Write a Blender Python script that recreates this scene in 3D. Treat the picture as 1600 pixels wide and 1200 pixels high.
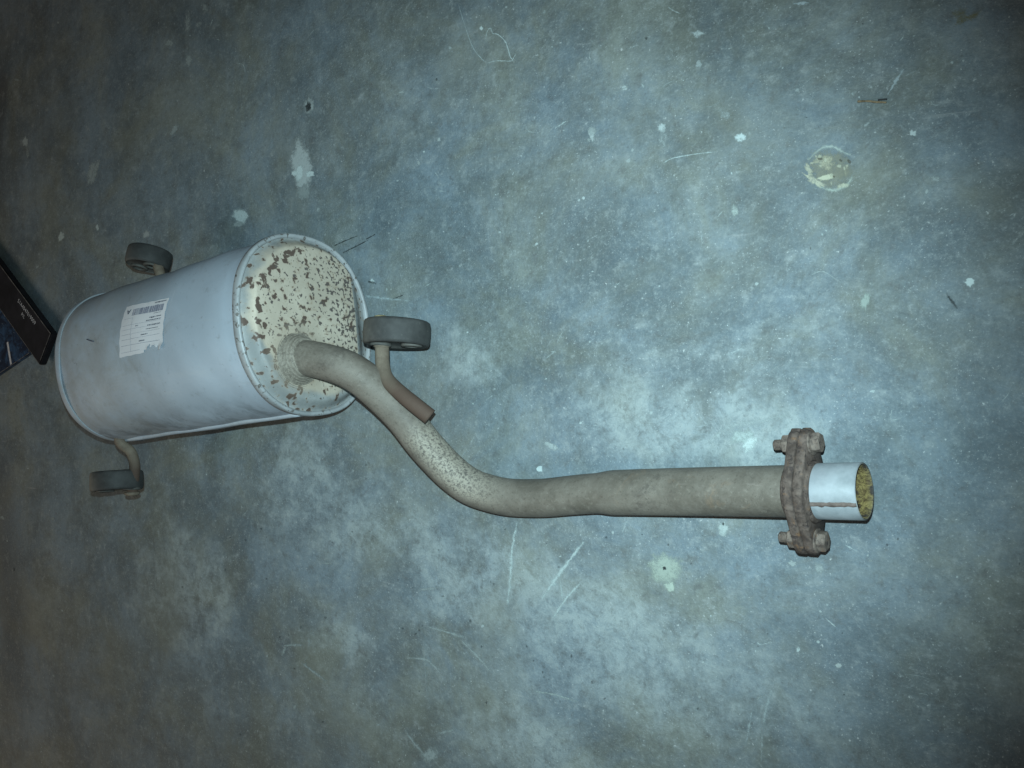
import bpy, bmesh, math, random
import numpy as np
from mathutils import Vector, Matrix
random.seed(7); RNG = np.random.RandomState(11)
R = math.radians
scene = bpy.context.scene
for o in list(bpy.data.objects): bpy.data.objects.remove(o)

# ------------------------------------------------------------------ camera
FPX = 1300.0                               # focal length in pixels of a 1600 px wide frame
PITCH = math.atan(1950 / FPX)              # view direction below the horizon
SP, CP = math.sin(PITCH), math.cos(PITCH)
CAMH = 0.87
CAM = np.array([CAMH * CP / SP, 0, CAMH])
AX_R = np.array([SP, 0, -CP]); AX_U = np.array([0, 1.0, 0]); AX_B = np.array([CP, 0, SP])
cam_d = bpy.data.cameras.new('camera'); cam = bpy.data.objects.new('camera', cam_d)
scene.collection.objects.link(cam)
cam_d.sensor_width = 36; cam_d.lens = 36 * FPX / 1600; cam_d.clip_start = 0.02; cam_d.clip_end = 60
m = Matrix.Identity(4)
for i in range(3):
    m[i][0] = AX_R[i]; m[i][1] = AX_U[i]; m[i][2] = AX_B[i]; m[i][3] = CAM[i]
cam.matrix_world = m
scene.camera = cam

# ------------------------------------------------------------------ light
world = bpy.data.worlds.new('World'); scene.world = world; world.use_nodes = True
bg = world.node_tree.nodes['Background']
bg.inputs[0].default_value = (0.9, 0.95, 1.0, 1); bg.inputs[1].default_value = 0.042

def look(o, frm, to, up=Vector((0, 1, 0))):
    d = (Vector(to) - Vector(frm)).normalized()
    o.rotation_euler = d.to_track_quat('-Z', 'Y').to_euler(); o.location = frm
# the phone's flash, two and a half centimetres from its lens
fl_d = bpy.data.lights.new('flash', 'SPOT'); fl = bpy.data.objects.new('flash', fl_d)
scene.collection.objects.link(fl)
fl_d.energy = 80; fl_d.color = (0.66, 0.93, 1.0); fl_d.shadow_soft_size = 0.004
fl_d.spot_size = R(80); fl_d.spot_blend = 1.0
look(fl, tuple(CAM + 0.038 * AX_U - 0.008 * AX_R), (-0.02, 0.0, 0.0))
# the workshop's own warm light, far off to the lower left
wl_d = bpy.data.lights.new('workshop_lamp', 'AREA'); wl = bpy.data.objects.new('workshop_lamp', wl_d)
scene.collection.objects.link(wl)
wl_d.shape = 'RECTANGLE'; wl_d.size = 1.3; wl_d.size_y = 1.3; wl_d.energy = 17; wl_d.color = (1.0, 0.86, 0.70)
look(wl, (-2.1, -1.3, 2.1), (-0.6, 0.0, 0.0))

vs = scene.view_settings
vs.view_transform = 'Standard'; vs.look = 'None'; vs.exposure = 0; vs.gamma = 1; vs.use_curve_mapping = False

# ------------------------------------------------------------------ small maths
def ray(x, y): return -AX_B + (x - 800) / FPX * AX_R - (y - 600) / FPX * AX_U
def at(x, y, z=0.0):
    r = ray(x, y); t = (z - CAMH) / r[2]; return CAM + t * r
def smooth(a, b, x):
    t = np.clip((x - a) / (b - a), 0, 1); return t * t * (3 - 2 * t)

# ------------------------------------------------------------------ node helper
class NT:
    def __init__(s, name):
        s.m = bpy.data.materials.new(name); s.m.use_nodes = True
        s.t = s.m.node_tree; s.b = s.t.nodes['Principled BSDF']
        s.co = s.t.nodes.new('ShaderNodeTexCoord').outputs['Object']
    def put(s, sock, v):
        if hasattr(v, 'links'): s.t.links.new(v, sock)
        elif isinstance(v, tuple): sock.default_value = v + (1,) if len(v) == 3 and len(sock.default_value) == 4 else v
        else: sock.default_value = v
    def noise(s, scale, detail=5, rough=0.6, dist=0.0, vec=None):
        n = s.t.nodes.new('ShaderNodeTexNoise'); s.put(n.inputs['Vector'], vec or s.co)
        n.inputs['Scale'].default_value = scale; n.inputs['Detail'].default_value = detail
        n.inputs['Roughness'].default_value = rough; n.inputs['Distortion'].default_value = dist
        return n.outputs['Fac']
    def voro(s, scale, vec=None, feature='F1'):
        n = s.t.nodes.new('ShaderNodeTexVoronoi'); n.feature = feature; s.put(n.inputs['Vector'], vec or s.co)
        n.inputs['Scale'].default_value = scale
        return n.outputs['Distance']
    def map(s, scale=(1, 1, 1), rot=(0, 0, 0), loc=(0, 0, 0)):
        n = s.t.nodes.new('ShaderNodeMapping'); s.put(n.inputs['Vector'], s.co)
        n.inputs['Scale'].default_value = scale; n.inputs['Rotation'].default_value = rot; n.inputs['Location'].default_value = loc
        return n.outputs[0]
    def f(s, op, a, b=0.0, clamp=False):
        n = s.t.nodes.new('ShaderNodeMath'); n.operation = op; n.use_clamp = clamp
        s.put(n.inputs[0], a); s.put(n.inputs[1], b); return n.outputs[0]
    def step(s, x, a, b):
        n = s.t.nodes.new('ShaderNodeMapRange'); n.interpolation_type = 'SMOOTHSTEP'
        s.put(n.inputs['Value'], x); s.put(n.inputs['From Min'], a); s.put(n.inputs['From Max'], b)
        return n.outputs[0]
    def mix(s, fac, a, b, mode='MIX'):
        n = s.t.nodes.new('ShaderNodeMix'); n.data_type = 'RGBA'; n.blend_type = mode
        s.put(n.inputs[0], fac); s.put(n.inputs[6], a); s.put(n.inputs[7], b); return n.outputs[2]
    def attr(s, name, what='Fac'):
        n = s.t.nodes.new('ShaderNodeAttribute'); n.attribute_name = name; return n.outputs[what]
    def xyz(s):
        n = s.t.nodes.new('ShaderNodeSeparateXYZ'); s.put(n.inputs[0], s.co); return n.outputs
    def bump(s, h, strength=0.3, dist=0.001):
        n = s.t.nodes.new('ShaderNodeBump'); n.inputs['Strength'].default_value = strength
        n.inputs['Distance'].default_value = dist; s.put(n.inputs['Height'], h)
        s.t.links.new(n.outputs[0], s.b.inputs['Normal'])
    def done(s, col=None, rough=None, metal=None, spec=None):
        if col is not None: s.put(s.b.inputs['Base Color'], col)
        if rough is not None: s.put(s.b.inputs['Roughness'], rough)
        if metal is not None: s.put(s.b.inputs['Metallic'], metal)
        if spec is not None: s.put(s.b.inputs['Specular IOR Level'], spec)
        return s.m

# ------------------------------------------------------------------ materials
def mat_floor():
    n = NT('concrete')
    big = n.noise(2.0, 6, 0.6, 0.5); mid = n.noise(9, 9, 0.68, 0.3); fine = n.noise(48, 8, 0.72); dust = n.noise(330, 3, 0.7)
    pale_a = n.attr('pale')
    c = n.mix(n.step(big, 0.32, 0.68), (0.098, 0.116, 0.116), (0.135, 0.158, 0.162))
    c = n.mix(n.f('MULTIPLY', n.step(mid, 0.44, 0.66), 0.75), c, (0.17, 0.20, 0.208))
    c = n.mix(n.f('MULTIPLY', n.step(mid, 0.5, 0.32), 0.7), c, (0.076, 0.090, 0.092))
    hue = n.noise(5.5, 7, 0.7, 0.4, n.map(loc=(1, 4, 0)))
    c = n.mix(n.f('MULTIPLY', n.step(hue, 0.42, 0.62), 0.75), c, n.mix(1.0, c, (0.86, 0.98, 1.16), 'MULTIPLY'))
    c = n.mix(n.f('MULTIPLY', n.step(hue, 0.50, 0.34), 0.85), c, n.mix(1.0, c, (1.08, 1.02, 0.90), 'MULTIPLY'))
    # worn, chalky areas
    k = n.f('ADD', pale_a, n.f('MULTIPLY', n.f('SUBTRACT', mid, 0.5), 1.3))
    k = n.f('ADD', k, n.f('MULTIPLY', n.f('SUBTRACT', fine, 0.5), 1.1))
    k = n.f('ADD', k, n.f('MULTIPLY', n.f('SUBTRACT', n.noise(24, 8, 0.75, 0.5), 0.5), 1.0))
    k = n.f('MULTIPLY', n.step(k, 0.02, 0.85), n.step(pale_a, 0.0, 0.4))
    mott = n.noise(38, 10, 0.8, 0.6, n.map(loc=(6, 2, 0)))
    k = n.f('MULTIPLY', k, n.f('ADD', 0.25, n.f('MULTIPLY', n.step(mott, 0.40, 0.58), 0.75)))
    c = n.mix(n.f('MULTIPLY', k, 0.74), c, n.mix(n.step(mid, 0.35, 0.65), (0.225, 0.272, 0.298), (0.272, 0.312, 0.315)))
    grain = n.noise(130, 9, 0.8)
    c = n.mix(n.f('MULTIPLY', n.step(grain, 0.52, 0.68), 0.6), c, (0.24, 0.275, 0.285))
    c = n.mix(n.f('MULTIPLY', n.step(grain, 0.48, 0.32), 0.55), c, (0.06, 0.07, 0.075))
    d = n.f('ADD', n.f('MULTIPLY', pale_a, -1.0), n.f('MULTIPLY', n.f('SUBTRACT', fine, 0.5), 1.2))  # dark patches of the slab, painted shade among them
    d = n.f('MULTIPLY', n.step(d, 0.1, 0.6), n.step(pale_a, -0.02, -0.3))
    c = n.mix(n.f('MULTIPLY', d, 0.6), c, (0.055, 0.06, 0.062))
    # mottled grain, scuffs, dark pores, chalk specks
    c = n.mix(n.f('MULTIPLY', n.step(fine, 0.52, 0.70), 0.45), c, (0.25, 0.28, 0.285))
    c = n.mix(n.f('MULTIPLY', n.step(fine, 0.48, 0.32), 0.5), c, (0.075, 0.08, 0.08))
    sc = n.noise(60, 4, 0.6, 0.2, n.map((0.12, 1.0, 1.0), (0, 0, R(-35))))
    c = n.mix(n.f('MULTIPLY', n.step(sc, 0.66, 0.80), 0.35), c, (0.34, 0.35, 0.35))
    pore = n.f('MULTIPLY', n.step(n.noise(150, 3, 0.6), 0.69, 0.76), n.step(mid, 0.45, 0.6))
    c = n.mix(n.f('MULTIPLY', pore, 0.45), c, (0.055, 0.06, 0.065))
    speck = n.f('MULTIPLY', n.step(n.noise(260, 2, 0.5), 0.685, 0.75), n.step(n.noise(14, 4, 0.6), 0.40, 0.56))
    c = n.mix(n.f('MULTIPLY', speck, 0.6), c, (0.42, 0.45, 0.45))
    c = n.mix(n.f('MULTIPLY', n.f('SUBTRACT', dust, 0.5), 0.5, True), c, (0.42, 0.43, 0.43))
    # faint ochre / green cast of old oil in places
    c = n.mix(n.f('MULTIPLY', n.step(n.noise(4.5, 5, 0.6, 0.6, n.map(loc=(3, 7, 0))), 0.5, 0.75), 0.4), c, (0.15, 0.155, 0.125))
    grit = n.f('MULTIPLY', n.step(n.noise(430, 2, 0.6), 0.62, 0.72), n.step(n.noise(20, 5, 0.7, 0.3, n.map(loc=(8, 8, 0))), 0.42, 0.58))
    c = n.mix(n.f('MULTIPLY', grit, 0.45), c, (0.42, 0.45, 0.46))
    c = n.mix(1.0, c, (1.19, 1.18, 1.16), 'MULTIPLY')
    n.bump(n.f('ADD', n.f('MULTIPLY', fine, 1.0), n.f('MULTIPLY', dust, 0.5)), 0.8, 0.0016)
    return n.done(c, n.f('ADD', 0.5, n.f('MULTIPLY', mid, 0.3)), 0.0, 0.28)

def mat_marks():
    n = NT('chalky_mark')
    fade = n.attr('fade'); tone = n.attr('tone', 'Color')
    a = n.f('ADD', fade, n.f('MULTIPLY', n.f('SUBTRACT', n.noise(170, 7, 0.7), 0.5), 1.5))
    a = n.f('ADD', a, n.f('MULTIPLY', n.f('SUBTRACT', n.noise(640, 3, 0.6), 0.5), 0.7))
    a = n.f('MULTIPLY', n.step(a, 0.12, 0.85), n.step(fade, 0.0, 0.22))
    n.put(n.b.inputs['Alpha'], n.f('MULTIPLY', n.f('MULTIPLY', a, n.attr('cover')), 0.85))
    c = n.mix(n.f('MULTIPLY', n.step(n.noise(260, 5, 0.7), 0.5, 0.7), 0.4), n.mix(1.0, tone, (0.86, 1.0, 1.0), 'MULTIPLY'), (0.16, 0.175, 0.17))
    return n.done(c, 0.8, 0.0, 0.2)

def mat_shell():
    n = NT('aluminised_steel')
    big = n.noise(7, 6, 0.6, 0.3); fine = n.noise(70, 7, 0.7); st = n.noise(45, 5, 0.6, 0, n.map((0.12, 1, 1)))
    c = n.mix(n.step(big, 0.35, 0.7), (0.335, 0.385, 0.44), (0.415, 0.47, 0.535))
    c = n.mix(n.f('MULTIPLY', n.step(fine, 0.55, 0.75), 0.5), c, (0.21, 0.225, 0.235))
    c = n.mix(n.f('MULTIPLY', n.step(st, 0.58, 0.8), 0.4), c, (0.48, 0.485, 0.49))
    # patchy brown tint towards the far end, grime near the seam
    c = n.mix(n.f('MULTIPLY', n.f('MULTIPLY', n.attr('far'), n.step(n.noise(16, 6, 0.65), 0.3, 0.65)), 0.5), c, (0.28, 0.25, 0.20))
    gr = n.f('MULTIPLY', n.attr('grime'), n.step(n.noise(22, 7, 0.7, 0.4), 0.42, 0.62))
    c = n.mix(n.f('MULTIPLY', gr, 0.6), c, (0.12, 0.13, 0.14))
    sm = n.step(n.noise(11, 8, 0.75, 0.8, n.map(loc=(4, 4, 1))), 0.54, 0.70)
    c = n.mix(n.f('MULTIPLY', sm, 0.35), c, (0.22, 0.215, 0.19))
    sc = n.step(n.noise(75, 4, 0.6, 0.3, n.map((1, 0.10, 0.3), (0, 0, R(25)))), 0.66, 0.76)
    c = n.mix(n.f('MULTIPLY', sc, 0.4), c, (0.56, 0.58, 0.61))
    dots = n.step(n.noise(150, 3, 0.6), 0.67, 0.74)
    c = n.mix(n.f('MULTIPLY', dots, 0.5), c, (0.16, 0.15, 0.14))
    n.bump(n.f('ADD', big, n.f('MULTIPLY', fine, 0.15)), 0.12, 0.004)
    return n.done(c, n.f('ADD', 0.5, n.f('MULTIPLY', fine, 0.2)), 0.08, 0.4)

def mat_cap():
    n = NT('flaking_cap_coating')
    cv = n.attr('cv'); cu = n.attr('cu'); rho = n.attr('rho'); neck = n.attr('neck')
    cream = n.mix(n.step(n.noise(22, 5, 0.6), 0.35, 0.7), (0.41, 0.352, 0.28), (0.50, 0.435, 0.35))
    steel_shade = n.mix(n.step(n.noise(30, 6, 0.65), 0.35, 0.7), (0.22, 0.228, 0.225), (0.31, 0.315, 0.305))
    edge = n.f('ADD', rho, n.f('MULTIPLY', n.f('SUBTRACT', n.noise(24, 5, 0.6), 0.5), 0.22))
    edge = n.f('ADD', edge, n.attr('low'))  # bare steel at the left; at the bottom step shade is painted in too
    c = n.mix(n.step(edge, 0.87, 0.96), cream, steel_shade)
    # big flakes high on the cap, dense small ones low down and round the neck
    bigf = n.noise(94, 4, 0.5, 0.15)
    c = n.mix(n.f('MULTIPLY', n.step(bigf, 0.53, 0.62), 0.4), c, (0.27, 0.195, 0.13))
    c = n.mix(n.step(n.f('ADD', bigf, n.f('MULTIPLY', cv, 0.022)), 0.605, 0.640), c, (0.095, 0.066, 0.052))
    low = n.step(cv, 0.35, -0.75)
    smallf = n.f('ADD', n.noise(205, 3, 0.5, 0.25), n.f('MULTIPLY', low, 0.10))
    smallf = n.f('ADD', smallf, n.f('MULTIPLY', neck, 0.05))
    smallf = n.f('SUBTRACT', smallf, n.f('MULTIPLY', n.attr('low'), 0.12))
    smallf = n.f('SUBTRACT', smallf, n.f('MULTIPLY', n.step(edge, 0.78, 0.9), 0.07))
    c = n.mix(n.step(smallf, 0.605, 0.650), c, (0.10, 0.084, 0.075))
    topf = n.f('ADD', n.noise(60, 5, 0.6, 0.5), n.f('MULTIPLY', n.attr('topband'), 0.13))
    c = n.mix(n.step(topf, 0.65, 0.69), c, (0.10, 0.07, 0.055))
    c = n.mix(n.f('MULTIPLY', neck, 0.5), c, (0.27, 0.22, 0.165))
    n.bump(n.f('ADD', n.f('MULTIPLY', bigf, -0.6), n.noise(300, 4, 0.7)), 0.25, 0.0008)
    return n.done(c, 0.62, 0.1, 0.35)

def mat_rim():
    n = NT('rim_steel')
    fl = n.noise(170, 4, 0.6, 0.4); big = n.noise(20, 5, 0.6)
    c = n.mix(n.step(big, 0.35, 0.65), (0.245, 0.255, 0.26), (0.345, 0.355, 0.36))
    c = n.mix(n.step(n.f('ADD', fl, n.f('MULTIPLY', n.attr('fleck'), 0.05)), 0.64, 0.68), c, (0.12, 0.11, 0.10))
    n.bump(fl, 0.08, 0.0006)
    return n.done(c, 0.5, 0.08, 0.4)

def mat_pipe():
    n = NT('dusty_steel_pipe')
    al = n.attr('along'); big = n.noise(14, 7, 0.65, 0.4); fine = n.noise(140, 6, 0.7); top = n.attr('side')
    c = n.mix(n.step(big, 0.35, 0.66), (0.112, 0.096, 0.078), (0.178, 0.154, 0.128))
    c = n.mix(n.f('MULTIPLY', n.step(n.noise(34, 6, 0.7), 0.5, 0.72), 0.5), c, (0.20, 0.178, 0.152))
    c = n.mix(n.f('MULTIPLY', n.step(n.noise(26, 6, 0.7, 0.3, n.map(loc=(5, 1, 2))), 0.54, 0.72), 0.65), c, (0.07, 0.060, 0.052))
    # bare flecked stretch on the outside of the bend
    bare = n.attr('bare')
    bf = n.f('MULTIPLY', bare, n.step(n.noise(310, 3, 0.6, 0.6), 0.34, 0.56))
    c = n.mix(n.f('MULTIPLY', bf, 0.85), c, (0.32, 0.285, 0.23))
    blk = n.f('MULTIPLY', bare, n.step(n.noise(300, 4, 0.6, 0.4, n.map(loc=(9, 2, 4))), 0.555, 0.61))
    c = n.mix(n.f('MULTIPLY', blk, 0.85), c, (0.09, 0.08, 0.07))
    c = n.mix(n.f('MULTIPLY', n.step(al, 0.16, 0.03), 0.55), c, n.mix(n.step(n.noise(240, 5, 0.7), 0.4, 0.6), (0.15, 0.13, 0.105), (0.29, 0.255, 0.21)))
    # rust patches on the straight, scrapes along the underside
    ru = n.f('MULTIPLY', n.step(n.noise(20, 7, 0.7, 0.6, n.map(loc=(2, 5, 1))), 0.57, 0.72), n.attr('rusty'))
    c = n.mix(n.f('MULTIPLY', ru, 0.7), c, (0.25, 0.165, 0.105))
    scr = n.step(n.noise(90, 4, 0.6, 0.0, n.map((0.08, 1, 1))), 0.70, 0.76)
    c = n.mix(n.f('MULTIPLY', scr, 0.4), c, (0.26, 0.22, 0.19))
    scale_ = n.noise(170, 8, 0.8, 0.3)
    c = n.mix(n.f('MULTIPLY', n.step(scale_, 0.53, 0.66), 0.5), c, (0.24, 0.212, 0.178))
    c = n.mix(n.f('MULTIPLY', n.step(scale_, 0.47, 0.34), 0.5), c, (0.068, 0.052, 0.04))
    pit = n.step(n.noise(420, 2, 0.5), 0.62, 0.72)
    c = n.mix(n.f('MULTIPLY', pit, 0.55), c, (0.07, 0.06, 0.05))
    n.bump(n.f('ADD', fine, n.f('MULTIPLY', blk, -0.8)), 0.4, 0.0008)
    return n.done(c, n.f('ADD', 0.46, n.f('MULTIPLY', big, 0.35)), 0.08, 0.38)

def mat_rust(name, dark=(0.066, 0.047, 0.039), light=(0.15, 0.112, 0.094), orange=(0.23, 0.125, 0.065), bs=0.7):
    n = NT(name)
    a = n.noise(70, 7, 0.7, 0.5); b = n.noise(260, 5, 0.7); g = n.noise(110, 4, 0.6, 0.3, n.map(loc=(3, 1, 8)))
    c = n.mix(n.step(a, 0.34, 0.66), dark, light)
    c = n.mix(n.f('MULTIPLY', n.step(g, 0.56, 0.72), 0.6), c, orange)
    c = n.mix(n.f('MULTIPLY', n.step(b, 0.52, 0.36), 0.6), c, (0.045, 0.036, 0.034))
    c = n.mix(n.f('MULTIPLY', n.step(b, 0.64, 0.75), 0.4), c, (0.32, 0.28, 0.26))
    pit = n.step(n.noise(150, 3, 0.5), 0.60, 0.68)
    c = n.mix(n.f('MULTIPLY', pit, 0.7), c, (0.04, 0.03, 0.03))
    n.bump(n.f('SUBTRACT', n.f('ADD', n.f('MULTIPLY', a, 0.5), n.f('MULTIPLY', b, 0.7)), n.f('MULTIPLY', pit, 0.6)), bs, 0.0011)
    return n.done(c, 0.85, 0.1, 0.25)

def mat_rod():
    n = NT('rusty_rod')
    a = n.noise(55, 6, 0.7, 0.3); e = n.attr('along')
    c = n.mix(n.step(a, 0.35, 0.65), (0.135, 0.105, 0.08), (0.195, 0.158, 0.12))
    c = n.mix(n.f('MULTIPLY', n.step(n.f('ADD', e, n.f('MULTIPLY', n.f('SUBTRACT', a, 0.5), 0.5)), 0.5, 0.8), 0.9), c, (0.08, 0.05, 0.038))
    n.bump(n.noise(240, 5, 0.7), 0.4, 0.0007)
    return n.done(c, 0.78, 0.1, 0.25)

def mat_rubber(dusty):
    n = NT('old_rubber')
    a = n.noise(40, 6, 0.65); b = n.noise(220, 4, 0.7)
    c = n.mix(n.step(a, 0.35, 0.7), (0.034, 0.034, 0.033), (0.056, 0.056, 0.054))
    c = n.mix(n.f('MULTIPLY', n.attr('dusty'), n.f('MULTIPLY', n.step(a, 0.2, 0.6), dusty)), c, (0.20, 0.185, 0.155))
    c = n.mix(n.f('MULTIPLY', n.step(b, 0.62, 0.75), 0.3), c, (0.2, 0.19, 0.17))
    n.bump(b, 0.2, 0.0005)
    return n.done(c, 0.68, 0.0, 0.35)

def mat_stub():
    n = NT('bright_zinc')
    a = n.noise(45, 6, 0.65); sm = n.noise(16, 5, 0.6)
    c = n.mix(n.step(a, 0.3, 0.7), (0.225, 0.248, 0.262), (0.33, 0.355, 0.375))
    c = n.mix(n.f('MULTIPLY', n.step(sm, 0.55, 0.72), 0.55), c, (0.25, 0.26, 0.28))
    c = n.mix(n.f('MULTIPLY', n.step(n.noise(200, 3, 0.6), 0.68, 0.74), 0.5), c, (0.25, 0.24, 0.22))
    inn = n.attr('inner')
    w = n.noise(210, 6, 0.75, 0.8)
    wool = n.mix(n.step(w, 0.35, 0.65), (0.10, 0.065, 0.028), (0.36, 0.275, 0.10))
    wool = n.mix(n.step(n.noise(80, 5, 0.6), 0.50, 0.60), wool, (0.055, 0.04, 0.03))
    c = n.mix(inn, c, wool)
    n.bump(n.f('MULTIPLY', n.f('MULTIPLY', inn, w), 2.0), 0.9, 0.003)
    return n.done(c, n.f('ADD', 0.5, n.f('MULTIPLY', inn, 0.35)), 0.0, 0.35)

def mat_flat(name, col, rough=0.7, vary=0.25, scale=40, spec=0.3):
    n = NT(name); a = n.noise(scale, 6, 0.65)
    lo = tuple(x * (1 - vary) for x in col); hi = tuple(min(1, x * (1 + vary)) for x in col)
    n.bump(n.noise(scale * 5, 4, 0.6), 0.1, 0.0004)
    return n.done(n.mix(n.step(a, 0.3, 0.7), lo, hi), rough, 0.0, spec)

def mat_blue():
    n = NT('blue_print')
    a = n.noise(38, 7, 0.7, 0.8); st = n.noise(300, 2, 0.5)
    c = n.mix(n.step(a, 0.4, 0.7), (0.006, 0.012, 0.03), (0.035, 0.085, 0.17))
    c = n.mix(n.f('MULTIPLY', n.step(st, 0.69, 0.75), 0.5), c, (0.4, 0.45, 0.5))
    return n.done(c, 0.4, 0.0, 0.4)

def mat_paper():
    n = NT('label_paper')
    a = n.noise(60, 6, 0.7)
    c = n.mix(n.f('MULTIPLY', n.step(a, 0.5, 0.75), 0.35), (0.62, 0.61, 0.63), (0.46, 0.45, 0.43))
    n.bump(a, 0.2, 0.001)
    return n.done(c, 0.7, 0.0, 0.3)

M = dict(floor=mat_floor(), marks=mat_marks(), shell=mat_shell(), cap=mat_cap(), rim=mat_rim(), pipe=mat_pipe(),
         rust=mat_rust('flaky_rust'), bolt=mat_rust('rusty_bolt', (0.10, 0.075, 0.062), (0.21, 0.165, 0.138), bs=0.3),
         rod=mat_rod(), rubber=mat_rubber(0.9), stub=mat_stub(), paper=mat_paper(),
         ink=mat_flat('ink', (0.09, 0.09, 0.12), 0.6, 0.2), faint=mat_flat('faint_ink', (0.36, 0.36, 0.40), 0.6, 0.2), barcode=mat_flat('barcode_ink', (0.14, 0.14, 0.20), 0.6, 0.2),
         black=mat_flat('black_card', (0.012, 0.011, 0.014), 0.55, 0.5, 25), scuff=mat_flat('scuffed_card_edge', (0.12, 0.115, 0.11), 0.8, 0.6, 90),
         white=mat_flat('white_print', (0.55, 0.55, 0.58), 0.6, 0.2, 200), blue=mat_blue(), tip=mat_flat('dusty_ochre_cap', (0.33, 0.27, 0.15), 0.8, 0.3, 120),
         seamrust=mat_flat('brown_weld_line', (0.13, 0.10, 0.088), 0.7, 0.4, 120), hole=mat_flat('dark_rubber', (0.03, 0.03, 0.032), 0.8, 0.3),
         twig=mat_flat('straw', (0.17, 0.125, 0.075), 0.8, 0.4, 200))

# ------------------------------------------------------------------ object helpers
def mesh_obj(name, verts, faces, mat, parent=None, attrs=None, base=None, smooth_=True, auto=None):
    v = np.asarray(verts, float)
    if base is not None: v = v - np.asarray(base)[None]
    me = bpy.data.meshes.new(name); me.from_pydata(v.tolist(), [], [list(map(int, f)) for f in faces]); me.update()
    for k, a in (attrs or {}).items():
        a = np.asarray(a, float)
        if a.ndim == 1:
            at_ = me.attributes.new(k, 'FLOAT', 'POINT'); at_.data.foreach_set('value', a)
        else:
            at_ = me.attributes.new(k, 'FLOAT_COLOR', 'POINT'); at_.data.foreach_set('color', a.ravel())
    bm = bmesh.new(); bm.from_mesh(me); bmesh.ops.recalc_face_normals(bm, faces=bm.faces); bm.to_mesh(me); bm.free()
    me.polygons.foreach_set('use_smooth', [smooth_] * len(me.polygons))
    if auto is not None: me.set_sharp_from_angle(angle=R(auto))
    me.materials.append(mat)
    o = bpy.data.objects.new(name, me); scene.collection.objects.link(o)
    if parent is not None: o.parent = parent
    return o
def tag(o, label=None, cat=None, kind=None, group=None):
    if label: o['label'] = label
    if cat: o['category'] = cat
    if kind: o['kind'] = kind
    if group: o['group'] = group
    return o
def grid_faces(nu, nv, closed_v=True):
    F = []
    for i in range(nu - 1):
        for j in range(nv if closed_v else nv - 1):
            k = (j + 1) % nv; F.append((i * nv + j, i * nv + k, (i + 1) * nv + k, (i + 1) * nv + j))
    return F
def spline(P, n):
    P = np.asarray(P, float); P = np.vstack([2 * P[0] - P[1], P, 2 * P[-1] - P[-2]]); out = []
    segs = len(P) - 3
    for i in range(segs):
        p0, p1, p2, p3 = P[i:i + 4]
        for t in np.linspace(0, 1, n, endpoint=(i == segs - 1)):
            out.append(0.5 * (2 * p1 + (p2 - p0) * t + (2 * p0 - 5 * p1 + 4 * p2 - p3) * t * t + (3 * p1 - p0 - 3 * p2 + p3) * t ** 3))
    return np.array(out)
def relax(P, n):
    for _ in range(n):
        P[1:-1] = 0.5 * P[1:-1] + 0.25 * (P[:-2] + P[2:])
    return P
def frames(P):
    T = np.gradient(P, axis=0); T /= np.linalg.norm(T, axis=1)[:, None]
    N = np.zeros_like(P); ref = np.array([0, 0, 1.0]); N[0] = ref - T[0] * (ref @ T[0]); N[0] /= np.linalg.norm(N[0])
    for i in range(1, len(P)):
        v = N[i - 1] - T[i] * (N[i - 1] @ T[i]); N[i] = v / np.linalg.norm(v)
    return T, N, np.cross(T, N)
def sweep(P, rad, seg=36, cap0=True, cap1=True, wob=0.0):
    T, N, Bn = frames(P); V = []; rad = np.broadcast_to(rad, len(P))
    th = np.linspace(0, 2 * math.pi, seg, endpoint=False)
    for i in range(len(P)):
        r = rad[i] * (1 + wob * RNG.randn(seg) * 0.5)
        V.append(P[i] + r[:, None] * (np.cos(th)[:, None] * N[i] + np.sin(th)[:, None] * Bn[i]))
    V = np.vstack(V); F = grid_faces(len(P), seg)
    if cap0: F.append(list(range(seg)))
    if cap1: F.append(list(range((len(P) - 1) * seg, len(P) * seg)))
    return V, F
def lathe(profile, origin, axis, seg=40, up=(0, 0, 1), closed=False):
    axis = np.asarray(axis, float) / np.linalg.norm(axis); up = np.asarray(up, float)
    e1 = up - axis * (up @ axis); e1 /= np.linalg.norm(e1); e2 = np.cross(axis, e1)
    th = np.linspace(0, 2 * math.pi, seg, endpoint=False); V = []
    for r, h in profile:
        V.append(np.asarray(origin) + axis * h + r * (np.cos(th)[:, None] * e1 + np.sin(th)[:, None] * e2))
    V = np.vstack(V); F = grid_faces(len(profile), seg)
    if closed:
        k = len(profile) - 1
        for j in range(seg):
            j2 = (j + 1) % seg; F.append((k * seg + j, k * seg + j2, j2, j))
    else:
        F.append(list(range(seg))); F.append(list(range((len(profile) - 1) * seg, len(profile) * seg)))
    return V, F
def join(parts):
    V, F, n = [], [], 0
    for v, f in parts:
        V.append(v); F += [[i + n for i in q] for q in f]; n += len(v)
    return np.vstack(V), F

# ------------------------------------------------------------------ the floor
X0, X1, Y0, Y1, S = -3.2, 1.8, -2.2, 2.2, 0.0125
xs = np.arange(X0, X1 + S / 2, S); ys = np.arange(Y0, Y1 + S / 2, S)
GX, GY = np.meshgrid(xs, ys, indexing='ij')
pale = np.zeros_like(GX)
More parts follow.
